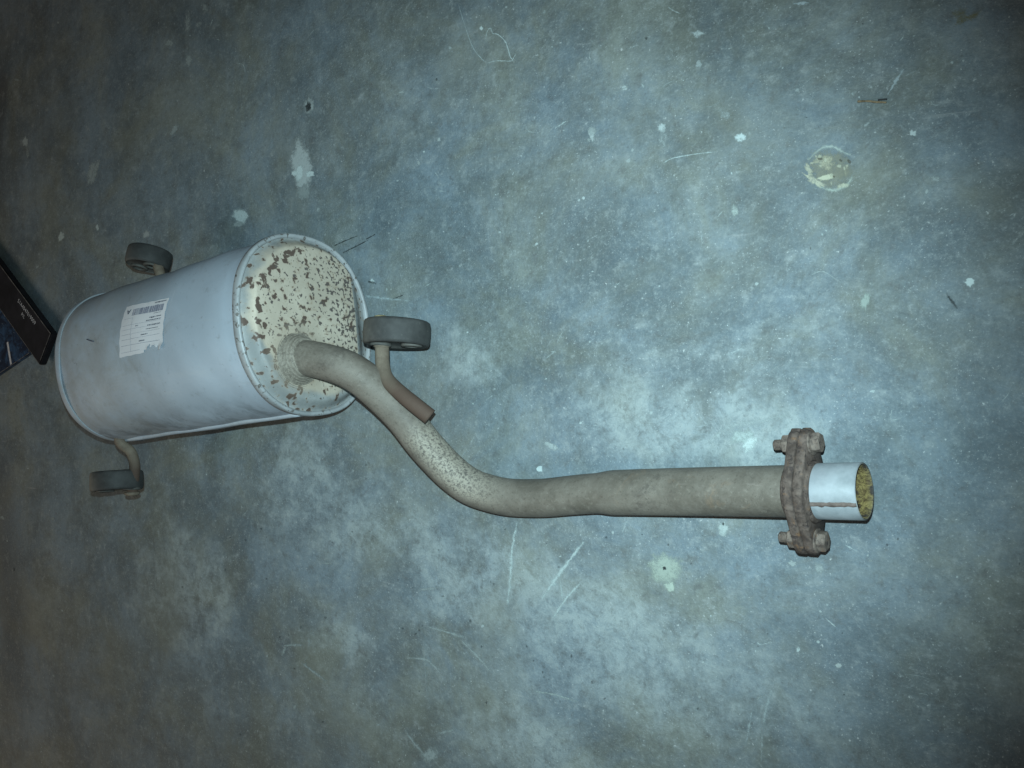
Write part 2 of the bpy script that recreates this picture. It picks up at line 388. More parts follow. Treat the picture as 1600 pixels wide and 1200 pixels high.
# pale worn and dark patches of the slab, some of them painted shade: centre and half-axes as seen in the frame, carried onto the ground
patches = [(735, 560, 55, 60, .5), (1060, 668, 170, 42, .62), (1172, 690, 42, 38, .6), (1010, 690, 90, 40, .3), (930, 600, 60, 50, .25), (1120, 640, 70, 40, .25),
           (470, 720, 55, 75, .5), (455, 800, 90, 60, .3), (560, 830, 60, 70, .3), (700, 850, 130, 45, .5), (620, 770, 60, 40, .2), (840, 940, 120, 60, .62), (745, 930, 70, 40, .45),
           (920, 1050, 130, 70, .5), (1000, 990, 120, 70, .35), (790, 1150, 80, 60, .4), (870, 1180, 110, 50, .4), (540, 1000, 60, 40, .42), (590, 1060, 40, 70, .25), (300, 880, 50, 60, .42), (280, 950, 50, 60, .4),
           (330, 960, 110, 90, .28), (220, 1000, 45, 150, .18), (1180, 1090, 60, 70, .4), (1260, 1110, 70, 60, .25), (1080, 1120, 80, 60, .3), (1040, 540, 200, 90, .18), (1180, 540, 120, 60, .2),
           (770, 500, 60, 70, .18), (1190, 330, 220, 110, .12), (700, 190, 120, 90, .1), (890, 250, 120, 90, .1), (1290, 720, 100, 90, .22), (1420, 560, 80, 90, .14), (660, 930, 60, 70, .2), (480, 1120, 100, 60, .2),
           (400, 985, 28, 38, -.55), (935, 1142, 26, 26, -.4), (968, 1150, 26, 24, -.42), (150, 1060, 120, 150, -.22), (610, 1010, 45, 90, -.22), (610, 890, 60, 28, -.2), (1370, 120, 130, 120, -.16), (1530, 300, 90, 200, -.2),
           (1500, 1000, 90, 160, -.16), (2, 150, 9, 34, -1.0), (0, 225, 5, 45, -.6), (560, 150, 80, 80, -.12), (240, 260, 120, 120, -.12), (20, 960, 30, 200, -.35), (0, 800, 22, 110, -.4), (875, 690, 60, 30, -.16), (1560, 820, 60, 60, -.15),  # left-edge ones paint in shade; the upper two, a shadow from out of frame
           (600, 640, 60, 40, -.12), (1380, 1010, 90, 60, -.12), (690, 620, 40, 60, -.18)]  # the last one paints in the soft shadow beside the pipe bend
for (px, py, rx, ry, s) in patches:
    c0 = at(px, py); ax = (at(px + rx, py) - at(px - rx, py))[0] / 2; ay = (at(px, py - ry) - at(px, py + ry))[1] / 2
    q = ((GX - c0[0]) / ax) ** 2 + ((GY - c0[1]) / ay) ** 2
    pale += s * np.exp(-q * 0.9)
V = np.stack([GX.ravel(), GY.ravel(), np.zeros(GX.size)], 1)
floor = mesh_obj('floor', V, grid_faces(len(xs), len(ys), False), M['floor'], attrs={'pale': np.clip(pale, -1, 1).ravel()})
tag(floor, kind='structure', label='worn grey concrete workshop floor with pale scuffs and chips')

# chips, scuffs and scratches: thin skins of exposed chalky cement lying on the slab
MV, MF, MA, MT, MC = [], [], [], [], []
def add_mark(verts, faces, fade, col, cover):
    n = len(MV); MV.extend(verts); MF.extend([[i + n for i in f] for f in faces]); MA.extend(fade)
    MT.extend([(*col, 1)] * len(verts)); MC.extend([cover] * len(verts))
ZM = [0.0004]
def blob(px, py, rx, ry, ang=0, col=(.5, .5, .49), s=1.0, n=16, jag=0.25, cover=1.0):
    ZM[0] = 0.0003 + (ZM[0] * 1e6 + 7) % 300 * 1e-6
    V = [tuple(at(px, py, ZM[0]))]; fade = [s]; F = []
    jit = 1 + jag * RNG.randn(n) * 0.6; ca, sa = math.cos(R(ang)), math.sin(R(ang))
    rings = (0.45, 0.8, 1.15); fs = (s, s * 0.62, 0.0)
    for rr, fv in zip(rings, fs):
        for j in range(n):
            t = 2 * math.pi * j / n; u, v = rx * rr * jit[j] * math.cos(t), ry * rr * jit[j] * math.sin(t)
            V.append(tuple(at(px + u * ca - v * sa, py + u * sa + v * ca, ZM[0]))); fade.append(fv)
    for j in range(n):
        k = (j + 1) % n; F.append((0, 1 + j, 1 + k))
        for q in range(2): F.append((1 + q * n + j, 1 + (q + 1) * n + j, 1 + (q + 1) * n + k, 1 + q * n + k))
    add_mark(V, F, fade, col, cover)
def stroke(pts, w, col=(.52, .53, .53), s=0.85, cover=None, taper=True):
    if cover is None: cover = .9 if w >= 2.4 and col[0] > .1 else .75
    if w >= 2.4: w *= 1.35
    ZM[0] = 0.0003 + (ZM[0] * 1e6 + 7) % 300 * 1e-6
    P = spline([(x, y, 0) for x, y in pts], 7)[:, :2]; T = np.gradient(P, axis=0); T /= np.linalg.norm(T, axis=1)[:, None] + 1e-9
    N = np.stack([-T[:, 1], T[:, 0]], 1); V, fade, F = [], [], []
    for i, (p, nn) in enumerate(zip(P, N)):
        e = math.sin(math.pi * (i + .3) / (len(P) - .4)) ** .5 if taper else 1
        ww = w * (0.6 + 0.4 * e) * (1 + .25 * RNG.randn())
        for k, fv in ((-1, 0), (0, s * (0.45 + .55 * e)), (1, 0)):
            q = p + nn * ww * k; V.append(tuple(at(q[0], q[1], ZM[0]))); fade.append(fv)
    for i in range(len(P) - 1):
        for k in (0, 1): F.append((i * 3 + k, i * 3 + k + 1, i * 3 + k + 4, i * 3 + k + 3))
    add_mark(V, F, fade, col, cover)
W = (.58, .59, .59); G = (.36, .36, .36); D = (.03, .032, .034)
blob(471, 263, 17, 46, -8, (.46, .45, .45), 1.0, 22, .18); blob(467, 270, 6, 14, 10, W, 1.1); blob(484, 272, 7, 5, 0, W, 1.2); blob(460, 271, 5, 4, 0, W, 1.2); blob(474, 300, 12, 12, 0, (.3, .3, .3), .9)
blob(483, 166, 9, 14, 0, (.4, .4, .4), .8); blob(482, 166, 5, 8, 0, D, .8)
blob(1297, 263, 40, 32, 8, (.34, .29, .22), .75, 28, .10, .65); blob(1288, 254, 18, 13, 0, (.60, .51, .38), .6, 18, .3, .8); blob(1290, 277, 13, 4.5, -12, (.66, .58, .44), .95, 14, .3, .9); blob(1274, 283, 22, 6, 28, (.62, .54, .42), .75, 18, .35, .85); blob(1263, 264, 5, 13, -20, (.6, .52, .4), .75, 14, .3, .8); blob(1316, 290, 11, 5, -20, (.62, .55, .43), .7, 12, .3, .8)
for _ in range(22):
    t = RNG.rand() * 6.28; rr = .35 + .6 * RNG.rand(); blob(1296 + 36 * rr * math.cos(t), 262 + 29 * rr * math.sin(t), 2 + 3 * RNG.rand(), 1.5 + 2 * RNG.rand(), RNG.rand() * 180, random.choice([(.6, .53, .41), (.62, .55, .43), (.12, .1, .08)]), .8, 8, .3, .7)

stroke([(1262, 250), (1282, 233), (1300, 229), (1318, 238), (1332, 244)], 3.5, (.5, .5, .47), .8); stroke([(1332, 275), (1322, 290), (1300, 297), (1275, 290)], 3.5, (.5, .5, .45), .8)
blob(1040, 890, 27, 26, 20, (.44, .44, .38), .8, 22, .15, .85); blob(1047, 917, 10, 9, 0, (.46, .46, .4), .8); blob(1038, 888, 3, 3, 0, D, 1)
blob(376, 338, 12, 12, 0, W, .95); blob(372, 350, 9, 6, 0, (.4, .4, .4), .7)
blob(145, 270, 9, 20, 15, G, .8); blob(150, 262, 4, 16, 25, G, .7); blob(272, 203, 5, 13, 30, G, .8); blob(295, 95, 6, 10, 0, G, .8); blob(293, 35, 6, 22, 0, G, .6); blob(265, 67, 7, 8, 30, G, .7); blob(320, 12, 7, 7, 0, G, .6); blob(310, 38, 10, 5, -25, G, .5)
blob(40, 222, 5, 8, 0, (.45, .45, .45), .9); blob(43, 240, 3, 12, 0, G, .6); blob(95, 370, 5, 9, 10, (.5, .49, .47), .9); blob(152, 355, 3, 6, 0, (.5, .5, .5), .9); blob(228, 366, 5, 7, 40, (.4, .38, .38), .8)
stroke([(714, 0), (728, 45), (740, 76), (755, 94), (763, 98)], 1.1, (.5, .51, .52), .9); stroke([(763, 98), (776, 95), (800, 95), (797, 88), (790, 66), (778, 54), (770, 52), (766, 44), (761, 50), (759, 60)], 1.5, W, 1.0)
stroke([(800, 95), (806, 84)], 1.2, W, .9); blob(752, 44, 3, 3, 0, W, 1)
blob(1157, 215, 9, 7, -15, W, .95); blob(924, 208, 5, 12, -10, (.45, .45, .45), .8); blob(926, 204, 8, 8, 0, G, .6); blob(1034, 200, 8, 8, 0, (.5, .5, .5), .8); blob(1036, 215, 9, 18, 0, G, .5); blob(1090, 53, 10, 6, 0, (.46, .46, .46), .7); blob(1092, 100, 6, 6, 0, G, .9); blob(1132, 178, 12, 8, 20, G, .5)
stroke([(868, 200), (885, 189)], 2, W, .9); stroke([(1036, 255), (1052, 247), (1085, 241), (1118, 237)], 1.6, W, .8); stroke([(1030, 142), (1040, 132), (1055, 125)], 1.8, G, .9); stroke([(955, 147), (975, 138), (982, 135)], 2, G, .8); blob(976, 137, 5, 5, 0, (.46, .46, .46), .9)
stroke([(1240, 6), (1264, 4)], 3, (.45, .46, .48), .9); stroke([(1340, 33), (1358, 24)], 2, G, .9); stroke([(1387, 148), (1400, 126), (1412, 108)], 3, (.42, .43, .45), .9); stroke([(1412, 120), (1432, 110)], 2, G, .8); stroke([(1406, 64), (1412, 57)], 2, W, .8); stroke([(1350, 198), (1360, 190)], 3, G, .8); blob(1426, 208, 6, 6, 0, (.5, .5, .5), .95)
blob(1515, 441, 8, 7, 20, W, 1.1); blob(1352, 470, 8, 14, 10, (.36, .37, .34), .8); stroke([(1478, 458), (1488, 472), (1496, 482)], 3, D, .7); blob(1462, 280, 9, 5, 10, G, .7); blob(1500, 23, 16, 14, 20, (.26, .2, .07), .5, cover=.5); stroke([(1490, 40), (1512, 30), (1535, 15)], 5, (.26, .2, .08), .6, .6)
stroke([(808, 815), (800, 860), (797, 905), (793, 945)], 3.2, (.52, .53, .53), .75); stroke([(912, 847), (890, 875), (868, 905), (847, 935)], 4.5, (.52, .53, .53), .85); stroke([(908, 910), (885, 935), (864, 966)], 2.6, (.52, .53, .53), .8); stroke([(875, 905), (879, 938)], 1.8, (.52, .53, .53), .8)
stroke([(662, 995), (665, 1060), (668, 1095)], 2.2, G, .7); stroke([(664, 978), (700, 988), (730, 998)], 3, G, .8); stroke([(720, 1000), (745, 1025), (765, 1048)], 2.6, G, .8); stroke([(638, 1028), (668, 1032), (690, 1055)], 3, G, .8); stroke([(632, 1140), (650, 1165), (670, 1185)], 4, G, .8); stroke([(684, 1146), (712, 1140)], 3, G, .8); blob(672, 1180, 16, 12, 0, G, .7)
stroke([(835, 1080), (865, 1085), (905, 1097)], 2.4, (.42, .43, .42), .7); stroke([(440, 1010), (455, 1008), (475, 1008)], 3, G, .8); stroke([(440, 1025), (447, 1010)], 3, G, .8); stroke([(470, 1035), (490, 1050), (510, 1065)], 3, G, .8); stroke([(483, 995), (482, 1010)], 3, G, .7); stroke([(500, 880), (520, 880)], 3, G, .7); stroke([(655, 922), (690, 918)], 3, G, .7)
stroke([(1205, 1078), (1198, 1105), (1193, 1130)], 5, (.4, .41, .42), .8); stroke([(1175, 1110), (1165, 1165)], 3, (.4, .41, .42), .7); stroke([(1218, 1085), (1208, 1110)], 2, G, .7); stroke([(1191, 1130), (1190, 1190)], 2.4, G, .7); stroke([(1180, 1095), (1195, 1085)], 4, G, .6)
stroke([(1290, 966), (1306, 980)], 1.8, W, .9); stroke([(1320, 851), (1342, 863)], 1.6, W, .8); stroke([(1414, 1053), (1440, 1057), (1455, 1063)], 1.5, G, .8); stroke([(1454, 882), (1446, 910)], 2.2, G, .6); stroke([(1265, 1062), (1310, 1064)], 1.6, G, .6); blob(1310, 1040, 6, 5, 0, (.46, .46, .46), .8); blob(1238, 880, 8, 5, 0, G, .8); blob(1280, 888, 8, 10, 0, G, .7); blob(1247, 1015, 4, 5, 0, W, .7); blob(1278, 1003, 3, 3, 0, W, .7)
blob(1170, 692, 12, 16, 20, (.56, .56, .55), .8); blob(1160, 680, 22, 12, -20, (.42, .43, .42), .7); stroke([(1100, 695), (1140, 668), (1180, 660), (1235, 648)], 6, (.42, .42, .42), .6); blob(1130, 825, 9, 14, 0, (.45, .45, .44), .8); blob(1130, 819, 2, 3, 0, D, .8); blob(843, 733, 5, 5, 0, W, 1.1); blob(862, 697, 14, 6, 30, (.4, .4, .4), .7)
blob(1148, 330, 6, 12, 0, (.4, .4, .38), .7); blob(740, 525, 35, 25, -20, (.30, .31, .32), .4, cover=.6); stroke([(568, 462), (600, 466), (640, 470)], 3, (.46, .48, .5), .7); blob(582, 440, 4, 4, 0, W, .9); stroke([(1262, 432), (1285, 424), (1308, 438)], 1.6, (.45, .45, .45), .8); stroke([(1135, 555), (1162, 543)], 1.6, W, .7); stroke([(1188, 590), (1222, 568)], 1.5, G, .8)
stroke([(522, 384), (542, 375), (560, 368)], 1.3, D, 1.0); stroke([(536, 395), (562, 382), (577, 374)], 1.3, D, 1.0); stroke([(572, 374), (586, 366)], 2, D, 1.0); stroke([(575, 440), (588, 443)], 2.6, D, .8); stroke([(612, 468), (630, 461)], 1.8, D, .7)
for (x, y) in [(460, 1045), (470, 560 + 420), (655, 985), (650, 990), (660, 978), (735, 970), (752, 1010), (823, 1010), (848, 1050), (850, 1058), (893, 1025), (925, 1066), (875, 1096), (760, 1098), (655, 1080), (1403, 842), (1593, 881), (1267, 388), (1348, 37), (1010, 60), (682, 124), (1386, 851), (285, 917), (22, 890), (352, 890), (505, 1128), (1260, 183)]:
    blob(x, y, 1.2 + RNG.rand() * 1.5, 1.4 + RNG.rand() * 2.2, 0, D, .7, 7, cover=.5)
# countless small specks and nicks
for _ in range(1100):
    x, y = RNG.rand() * 1640 - 20, RNG.rand() * 1220 - 10
    keep = 0.25 + 0.75 * smooth(350, 850, x) * (1.0 if y < 700 else 0.55)
    if RNG.rand() > keep: continue
    r = 0.7 + RNG.rand() ** 6 * 2.4; v = .34 + RNG.rand() * .26
    blob(x, y, r * (0.7 + RNG.rand()), r, RNG.rand() * 180, (v, v, v), .7 + .35 * RNG.rand(), 7, .3, .45 + .4 * RNG.rand())
for _ in range(170):
    x, y = 300 + RNG.rand() * 1300, RNG.rand() * 1200
    L = 4 + RNG.rand() ** 2 * 22; a = R(-35 + RNG.randn() * 35); v = .34 + RNG.rand() * .22
    dx, dy = L * math.cos(a), L * math.sin(a); b = RNG.randn() * L * .15
    stroke([(x, y), (x + dx * .5 + b, y + dy * .5 - b), (x + dx, y + dy)], .7 + RNG.rand() * .9, (v, v, v), .55 + .4 * RNG.rand())
for _ in range(60):
    x, y = 350 + RNG.rand() * 1000, 700 + RNG.rand() * 500
    blob(x, y, 1 + RNG.rand() * 1.6, 1 + RNG.rand() * 2.4, RNG.rand() * 90, D, .6, 6, cover=.5)
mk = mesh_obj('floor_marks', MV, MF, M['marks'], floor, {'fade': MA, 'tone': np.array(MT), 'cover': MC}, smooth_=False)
tag(mk, 'pale chips, specks and scratches in the concrete', kind='stuff')

# ------------------------------------------------------------------ the muffler
ANG = R(7.0)
ax = np.array([-math.cos(ANG), -math.sin(ANG), 0]); wv = np.array([-math.sin(ANG), math.cos(ANG), 0]); zv = np.array([0, 0, 1.0])
RW, RH, LEN = 0.1165, 0.1105, 0.412
CC = at(576, 515) + np.array([0, 0, 0.1135])             # centre of the near rim
BASE = CC + ax * LEN / 2; BASE[2] = 0
exhaust = bpy.data.objects.new('exhaust_muffler', None); scene.collection.objects.link(exhaust)
exhaust.location = tuple(BASE); exhaust.empty_display_size = 0.1
tag(exhaust, 'grey oval exhaust muffler with rusty bent pipe, flange and rubber mounts on concrete', 'muffler')
def part(name, V, F, mat, parent=exhaust, **k): return mesh_obj(name, V, F, mat, parent, base=BASE, **k)
NSE = 2.3
def se(t):
    c, s = math.cos(t), math.sin(t)
    return math.copysign(abs(c) ** (2 / NSE), c), math.copysign(abs(s) ** (2 / NSE), s)
def ell(l, th, k=1.0, extra=0.0):                          # a point on the shell, l metres from the near rim
    c, s = se(th); n = np.array([math.copysign(abs(c) ** (NSE - 1), c) / RW, math.copysign(abs(s) ** (NSE - 1), s) / RH]); n /= np.linalg.norm(n)
    return CC + ax * l + wv * (RW * k * c + extra * n[0]) + zv * (RH * k * s + extra * n[1])
def bulge(l, t):
    return 0.0008 * math.sin(l * 31 + math.cos(t) * 5) + 0.0005 * math.sin(l * 77 + t * 3)
SEG = 128
tht = np.linspace(0, 2 * math.pi, SEG, endpoint=False)
V, far, gr = [], [], []
ls = np.concatenate([[0.0], np.linspace(0.004, LEN - 0.004, 40), [LEN]])
for l in ls:
    for t in tht:
        e = bulge(l, t)
        e -= 0.0014 * math.exp(-((l - 0.012) / 0.006) ** 2) + 0.0014 * math.exp(-((l - LEN + 0.012) / 0.006) ** 2)   # crimp beside the rims
        V.append(ell(l, t, 1, e)); far.append(smooth(0.1, 0.4, l)); gr.append(float(np.exp(-((t - R(157)) / R(16)) ** 2)))
shell = part('muffler_shell', np.array(V), grid_faces(len(ls), SEG), M['shell'], attrs={'far': far, 'grime': gr})
# lock seam along the lower side
sm = np.array([ell(l, R(171), 1, -0.0006 + 0.0004 * math.sin(l * 40)) for l in np.linspace(0.006, LEN - 0.008, 40)])
V, F = sweep(sm, 0.0042, 12); part('lock_seam', V, F, M['shell'], shell, attrs={'far': np.full(len(V), .5), 'grime': np.full(len(V), .3)})

NW, NZ = -0.047, 0.036
# pipe path in the world first, as the cap's neck follows it
PP = [(CC + ax * 0.03 + wv * NW + zv * NZ)]
PP.append(CC - ax * 0.020 + wv * NW + zv * NZ)
for (x, y, z) in [(524, 569.5, .139), (561, 587, .125), (600, 620, .103), (632, 653, .085), (657.5, 687, .071), (681, 714, .058), (707, 740, .047), (735, 760, .039), (766, 771, .033), (800, 777.5, .030), (848, 778, .030), (890, 774, .033), (935, 770.5, .036), (1000, 769, .041), (1100, 768, .0485), (1200, 767.5, .056), (1258, 767.5, .060)]:
    PP.append(at(x, y, z))
path = relax(spline(PP, 14), 14)
seglen = np.concatenate([[0], np.cumsum(np.linalg.norm(np.diff(path, axis=0), axis=1))])
def s_at(x, y, z):
    p = at(x, y, z); return seglen[np.argmin(((path - p) ** 2).sum(1))]
s_sw = s_at(948, 770, .037); s_b0 = s_at(640, 662, .081); s_b1 = s_at(790, 776, .031); s_r = s_at(940, 770, .036)
rad = 0.0227 + (0.0250 - 0.0227) * smooth(s_sw - 0.014, s_sw + 0.012, seglen)

def cap(name, l0, sign, with_neck):
    rho = [1.0, .985] + list(np.linspace(.97, .55, 29)) + list(np.linspace(.52, .04, 13))
    V, A = [], dict(cu=[], cv=[], rho=[], neck=[], topband=[], low=[])
    nw, nz = NW, NZ
    for r in rho:
        for t in tht:
            zz = RH * r * se(t)[1]                                   # the pressed panel ends in a straight step at the bottom
            lo = float(smooth(-.068, -.078, zz))
            e = -0.001 + 0.0145 * float(smooth(.97, .85, r)) * float(smooth(-.102, -.071, zz)) + 0.004 * (1 - r ** 2)
            w_, z_ = RW * r * se(t)[0], RH * r * se(t)[1]
            dn = math.hypot(w_ - nw, z_ - nz); k = e
            nk = 0.0
            if with_neck:
                k += 0.002 * float(smooth(.056, .027, dn)); nk = float(smooth(.055, .030, dn))
                k += 0.0018 * math.exp(-((w_ - nw - .036) ** 2 + (z_ - nz - .004) ** 2) / .00006)
            V.append(CC + ax * l0 + sign * ax * k + wv * w_ + zv * z_)
            A['cu'].append(math.cos(t) * r); A['cv'].append(math.sin(t) * r); A['rho'].append(r); A['neck'].append(nk)
            A['low'].append(.5 * lo + .13 * float(smooth(.1, -.6, math.cos(t))))
            A['topband'].append(math.exp(-((r - .80) / .06) ** 2) * float(smooth(R(75), R(40), abs(t - R(62)))))
    F = grid_faces(len(rho), SEG); F.append(list(range((len(rho) - 1) * SEG, len(rho) * SEG)))
    return part(name, np.array(V), F, M['cap'], attrs=A)
near_cap = cap('end_cap', 0.0, -1, True); near_cap['label'] = 'cream end cap with flaking dark rust spots'
far_cap = cap('end_cap', LEN, 1, False)
def rim(l0, sign, parent, fleck):
    prof = [(-.0030, -.007), (.0012, -.0080), (.0026, -.0066), (.0030, -.002), (.0031, .0012), (.0022, .0034), (.0004, .0042), (-.0018, .0034), (-.0030, .0012), (-.0034, -.003)]
    V = []
    for (dr, h) in prof:
        for t in tht: V.append(ell(l0, t, 1, dr * (1 if fleck > 0 else .45) + 0.0003 * math.sin(t * 9 + h * 300)) + sign * ax * h)
    F = grid_faces(len(prof), SEG); k = len(prof) - 1
    F += [(k * SEG + j, k * SEG + (j + 1) % SEG, (j + 1) % SEG, j) for j in range(SEG)]
    part('rolled_rim', np.array(V), F, M['rim'] if fleck > 0 else M['shell'], parent, attrs={'fleck': np.full(len(V), fleck), 'far': np.full(len(V), .6), 'grime': np.zeros(len(V))})
rim(0, -1, near_cap, 1.0); rim(LEN, 1, far_cap, -.6)

# ------------------------------------------------------------------ the pipe
SEGP = 48
V, F = sweep(path, rad, SEGP, True, True)
T_, N_, B_ = frames(path)
al, bare, rusty = [], [], []
for i in range(len(path)):
    s = seglen[i]; win = float(smooth(s_b0 - .012, s_b0 + .03, s) * (1 - smooth(s_b1 - .06, s_b1 + .03, s)))
    for j in range(SEGP):
        nrm = (V[i * SEGP + j] - path[i]) / rad[i]
        # upper, outer flank of the bend (towards +Y and up)
        k = float(smooth(-.25, .35, nrm @ np.array([.45, .45, .70])))
        al.append(s / seglen[-1]); bare.append(win * k * float(smooth(-.75, -.1, nrm[1])))
        rusty.append(float(smooth(s_r, s_r + .08, s)))
pipe = part('exhaust_pipe', V, F, M['pipe'], attrs={'along': al, 'bare': bare, 'rusty': rusty, 'side': np.zeros(len(V))})
# ridged neck where the pipe leaves the cap
na = -ax
prof = [(.0410, .0120)]
for q in np.linspace(0, 1, 43):
    r = .0395 - .0165 * q; prof.append((r, .0158 + .0170 * q ** 2.1 + .0007 * math.sin(q * 7 * 2 * math.pi)))
prof.append((.0215, .0325))
V, F = lathe(prof, CC + wv * NW + zv * NZ, na, 64)
part('neck_collar', V, F, M['pipe'], pipe, attrs={'along': np.zeros(len(V)), 'bare': np.full(len(V), .5), 'rusty': np.zeros(len(V)), 'side': np.zeros(len(V))})

# ------------------------------------------------------------------ flange, bolts, stub
pd = path[-1] - path[-12]; pd /= np.linalg.norm(pd)
yv = np.array([0, 1.0, 0]); yv = yv - pd * (yv @ pd) + zv * 0.03; yv -= pd * (yv @ pd); yv /= np.linalg.norm(yv)
uv = np.cross(pd, yv); uv *= math.copysign(1, uv[2])
yaw = R(-2.0)
FC = path[-1]
pdf = math.cos(yaw) * pd + math.sin(yaw) * yv; yf = math.cos(yaw) * yv - math.sin(yaw) * pd
def flange_outline(rc, rl, d, n=14):
    a = math.acos((rc - rl) / d); pts = []
    for c0, rr, a0, a1 in ((d, rl, -a, a), (0, rc, a, math.pi - a), (-d, rl, math.pi - a, math.pi + a), (0, rc, math.pi + a, 2 * math.pi - a)):
        for t in np.linspace(a0, a1, n): pts.append((c0 + rr * math.cos(t), rr * math.sin(t)))
    return np.array(pts)
def flange(h0, h1, sc, name='flange', jit=0.00035):
    o2 = flange_outline(0.0335 * sc, .0138, .0455); n = len(o2); V = []
    lev = [(h0, .975), (h0 + .0007, 1.0), ((h0 + h1) / 2, 1.004), (h1 - .0007, 1.0), (h1, .975)]
    jt = RNG.randn(n) * jit
    for h, k in lev:
        for (p, q), j in zip(o2, jt): V.append(FC + pdf * h + yf * (p * (1 - (1 - k) * .5) + j) + uv * (q * k + j))
    F = grid_faces(len(lev), n); F.append(list(range(n))); F.append(list(range((len(lev) - 1) * n, len(lev) * n)))
    return part(name, np.array(V), F, M['rust'], auto=50)
fl1 = flange(-.0092, -.0004, 1.0); fl2 = flange(.0008, .0095, 1.03)
fl1['label'] = 'rusty two bolt flange plate welded to the bent pipe'; fl2['label'] = 'rusty two bolt flange plate carrying the bright stub'
V, F = lathe([(.0245, -.0145), (.0262, -.0140), (.0275, -.0120), (.0285, -.0090)], FC, pdf, 40); part('weld_bead', V, F, M['rust'], fl1)
V, F = lathe([(.0300, .0092), (.0290, .0115), (.0275, .0130), (.0260, .0134)], FC, pdf, 40); part('weld_bead', V, F, M['rust'], fl2)
def hexprism(c, axis, r, h, up, bev=.0012):
    return lathe([(r * .86, 0), (r, bev), (r, h - bev), (r * .86, h)], c, axis, 6, up)
for sgn, lean, ro in ((1, R(3.5), .3), (-1, R(-2.0), .9)):
    c = FC + yf * sgn * .0455 + uv * .002
    bx = math.cos(lean) * pdf + math.sin(lean) * yf
    upb = math.cos(ro) * uv + math.sin(ro) * yf
    hv = hexprism(c + bx * .0105, bx, .0098, .0085, upb)
    wash = lathe([(.0112, .0092), (.0118, .0096), (.0118, .0108), (.0110, .0112)], c, bx, 24)
    sh = lathe([(.0040, -.0268), (.0050, -.0258)] + [(.0053 - .0007 * (q % 2), -.0255 + q * .00075) for q in range(12)] + [(.0050, -.0160), (.0050, .0115)], c, bx, 18)
    V, F = join([hv, wash, sh]); b = part('bolt', V, F, M['bolt'], auto=35)
    V, F = hexprism(c - bx * .0095, -bx, .0092, .0082, upb); part('nut', V, F, M['bolt'], b, auto=35)
# bright stub: an open tube with rusty yellow deposit inside
s0, s1, ro, ri = .010, .0545, .0263, .0245
prof = [(ri, s0), (ro, s0), (ro, s1 - .0006), (ro - .0006, s1), (ri + .0004, s1), (ri, s1 - .0006), (ri, s1 - .006), (ri, s1 - .014), (ri, s1 - .024), (ri, s0 + .008)]
# the packing inside starts a little way in and is lumpy
V, F = lathe(prof, FC, pd, 56)
inner = np.repeat([0, 0, 0, .15, .6, .9, 1, 1, 1, 1], 56)
F = [f for f in F if len(f) == 4] + [list(range(9 * 56, 10 * 56))]
stub = part('stub_pipe', V, F, M['stub'], attrs={'inner': inner}, auto=45)
stub['label'] = 'bright zinc stub pipe with rusty yellow inside'
t0 = math.radians(20)
wl_pts = np.array([FC + pd * h + (ro - .0022) * (math.cos(t0) * uv - math.sin(t0) * yv) for h in np.linspace(.009, s1 - .0004, 14)])
V, F = sweep(wl_pts, .0031, 10, wob=.12); part('weld_line', V, F, M['seamrust'], stub)
# lumps of packing
lv = []
for _ in range(26):
    t = RNG.rand() * 2 * math.pi; h = s1 - .010 - RNG.rand() * .022; rr = .0015 + RNG.rand() * .003
    q = FC + pd * h + (ri - .0008) * (math.cos(t) * uv + math.sin(t) * yv)
    nrm = -(math.cos(t) * uv + math.sin(t) * yv)
    lv.append(lathe([(rr * .95, 0), (rr * 1.0, rr * .3), (rr * .75, rr * .75), (rr * .25, rr)], q, nrm, 7, up=tuple(pd)))
V, F = join(lv); V = V + RNG.randn(*V.shape) * .0004
tag(part('rust_deposit', V, F, M['stub'], stub, attrs={'inner': np.ones(len(V))}), kind='stuff')

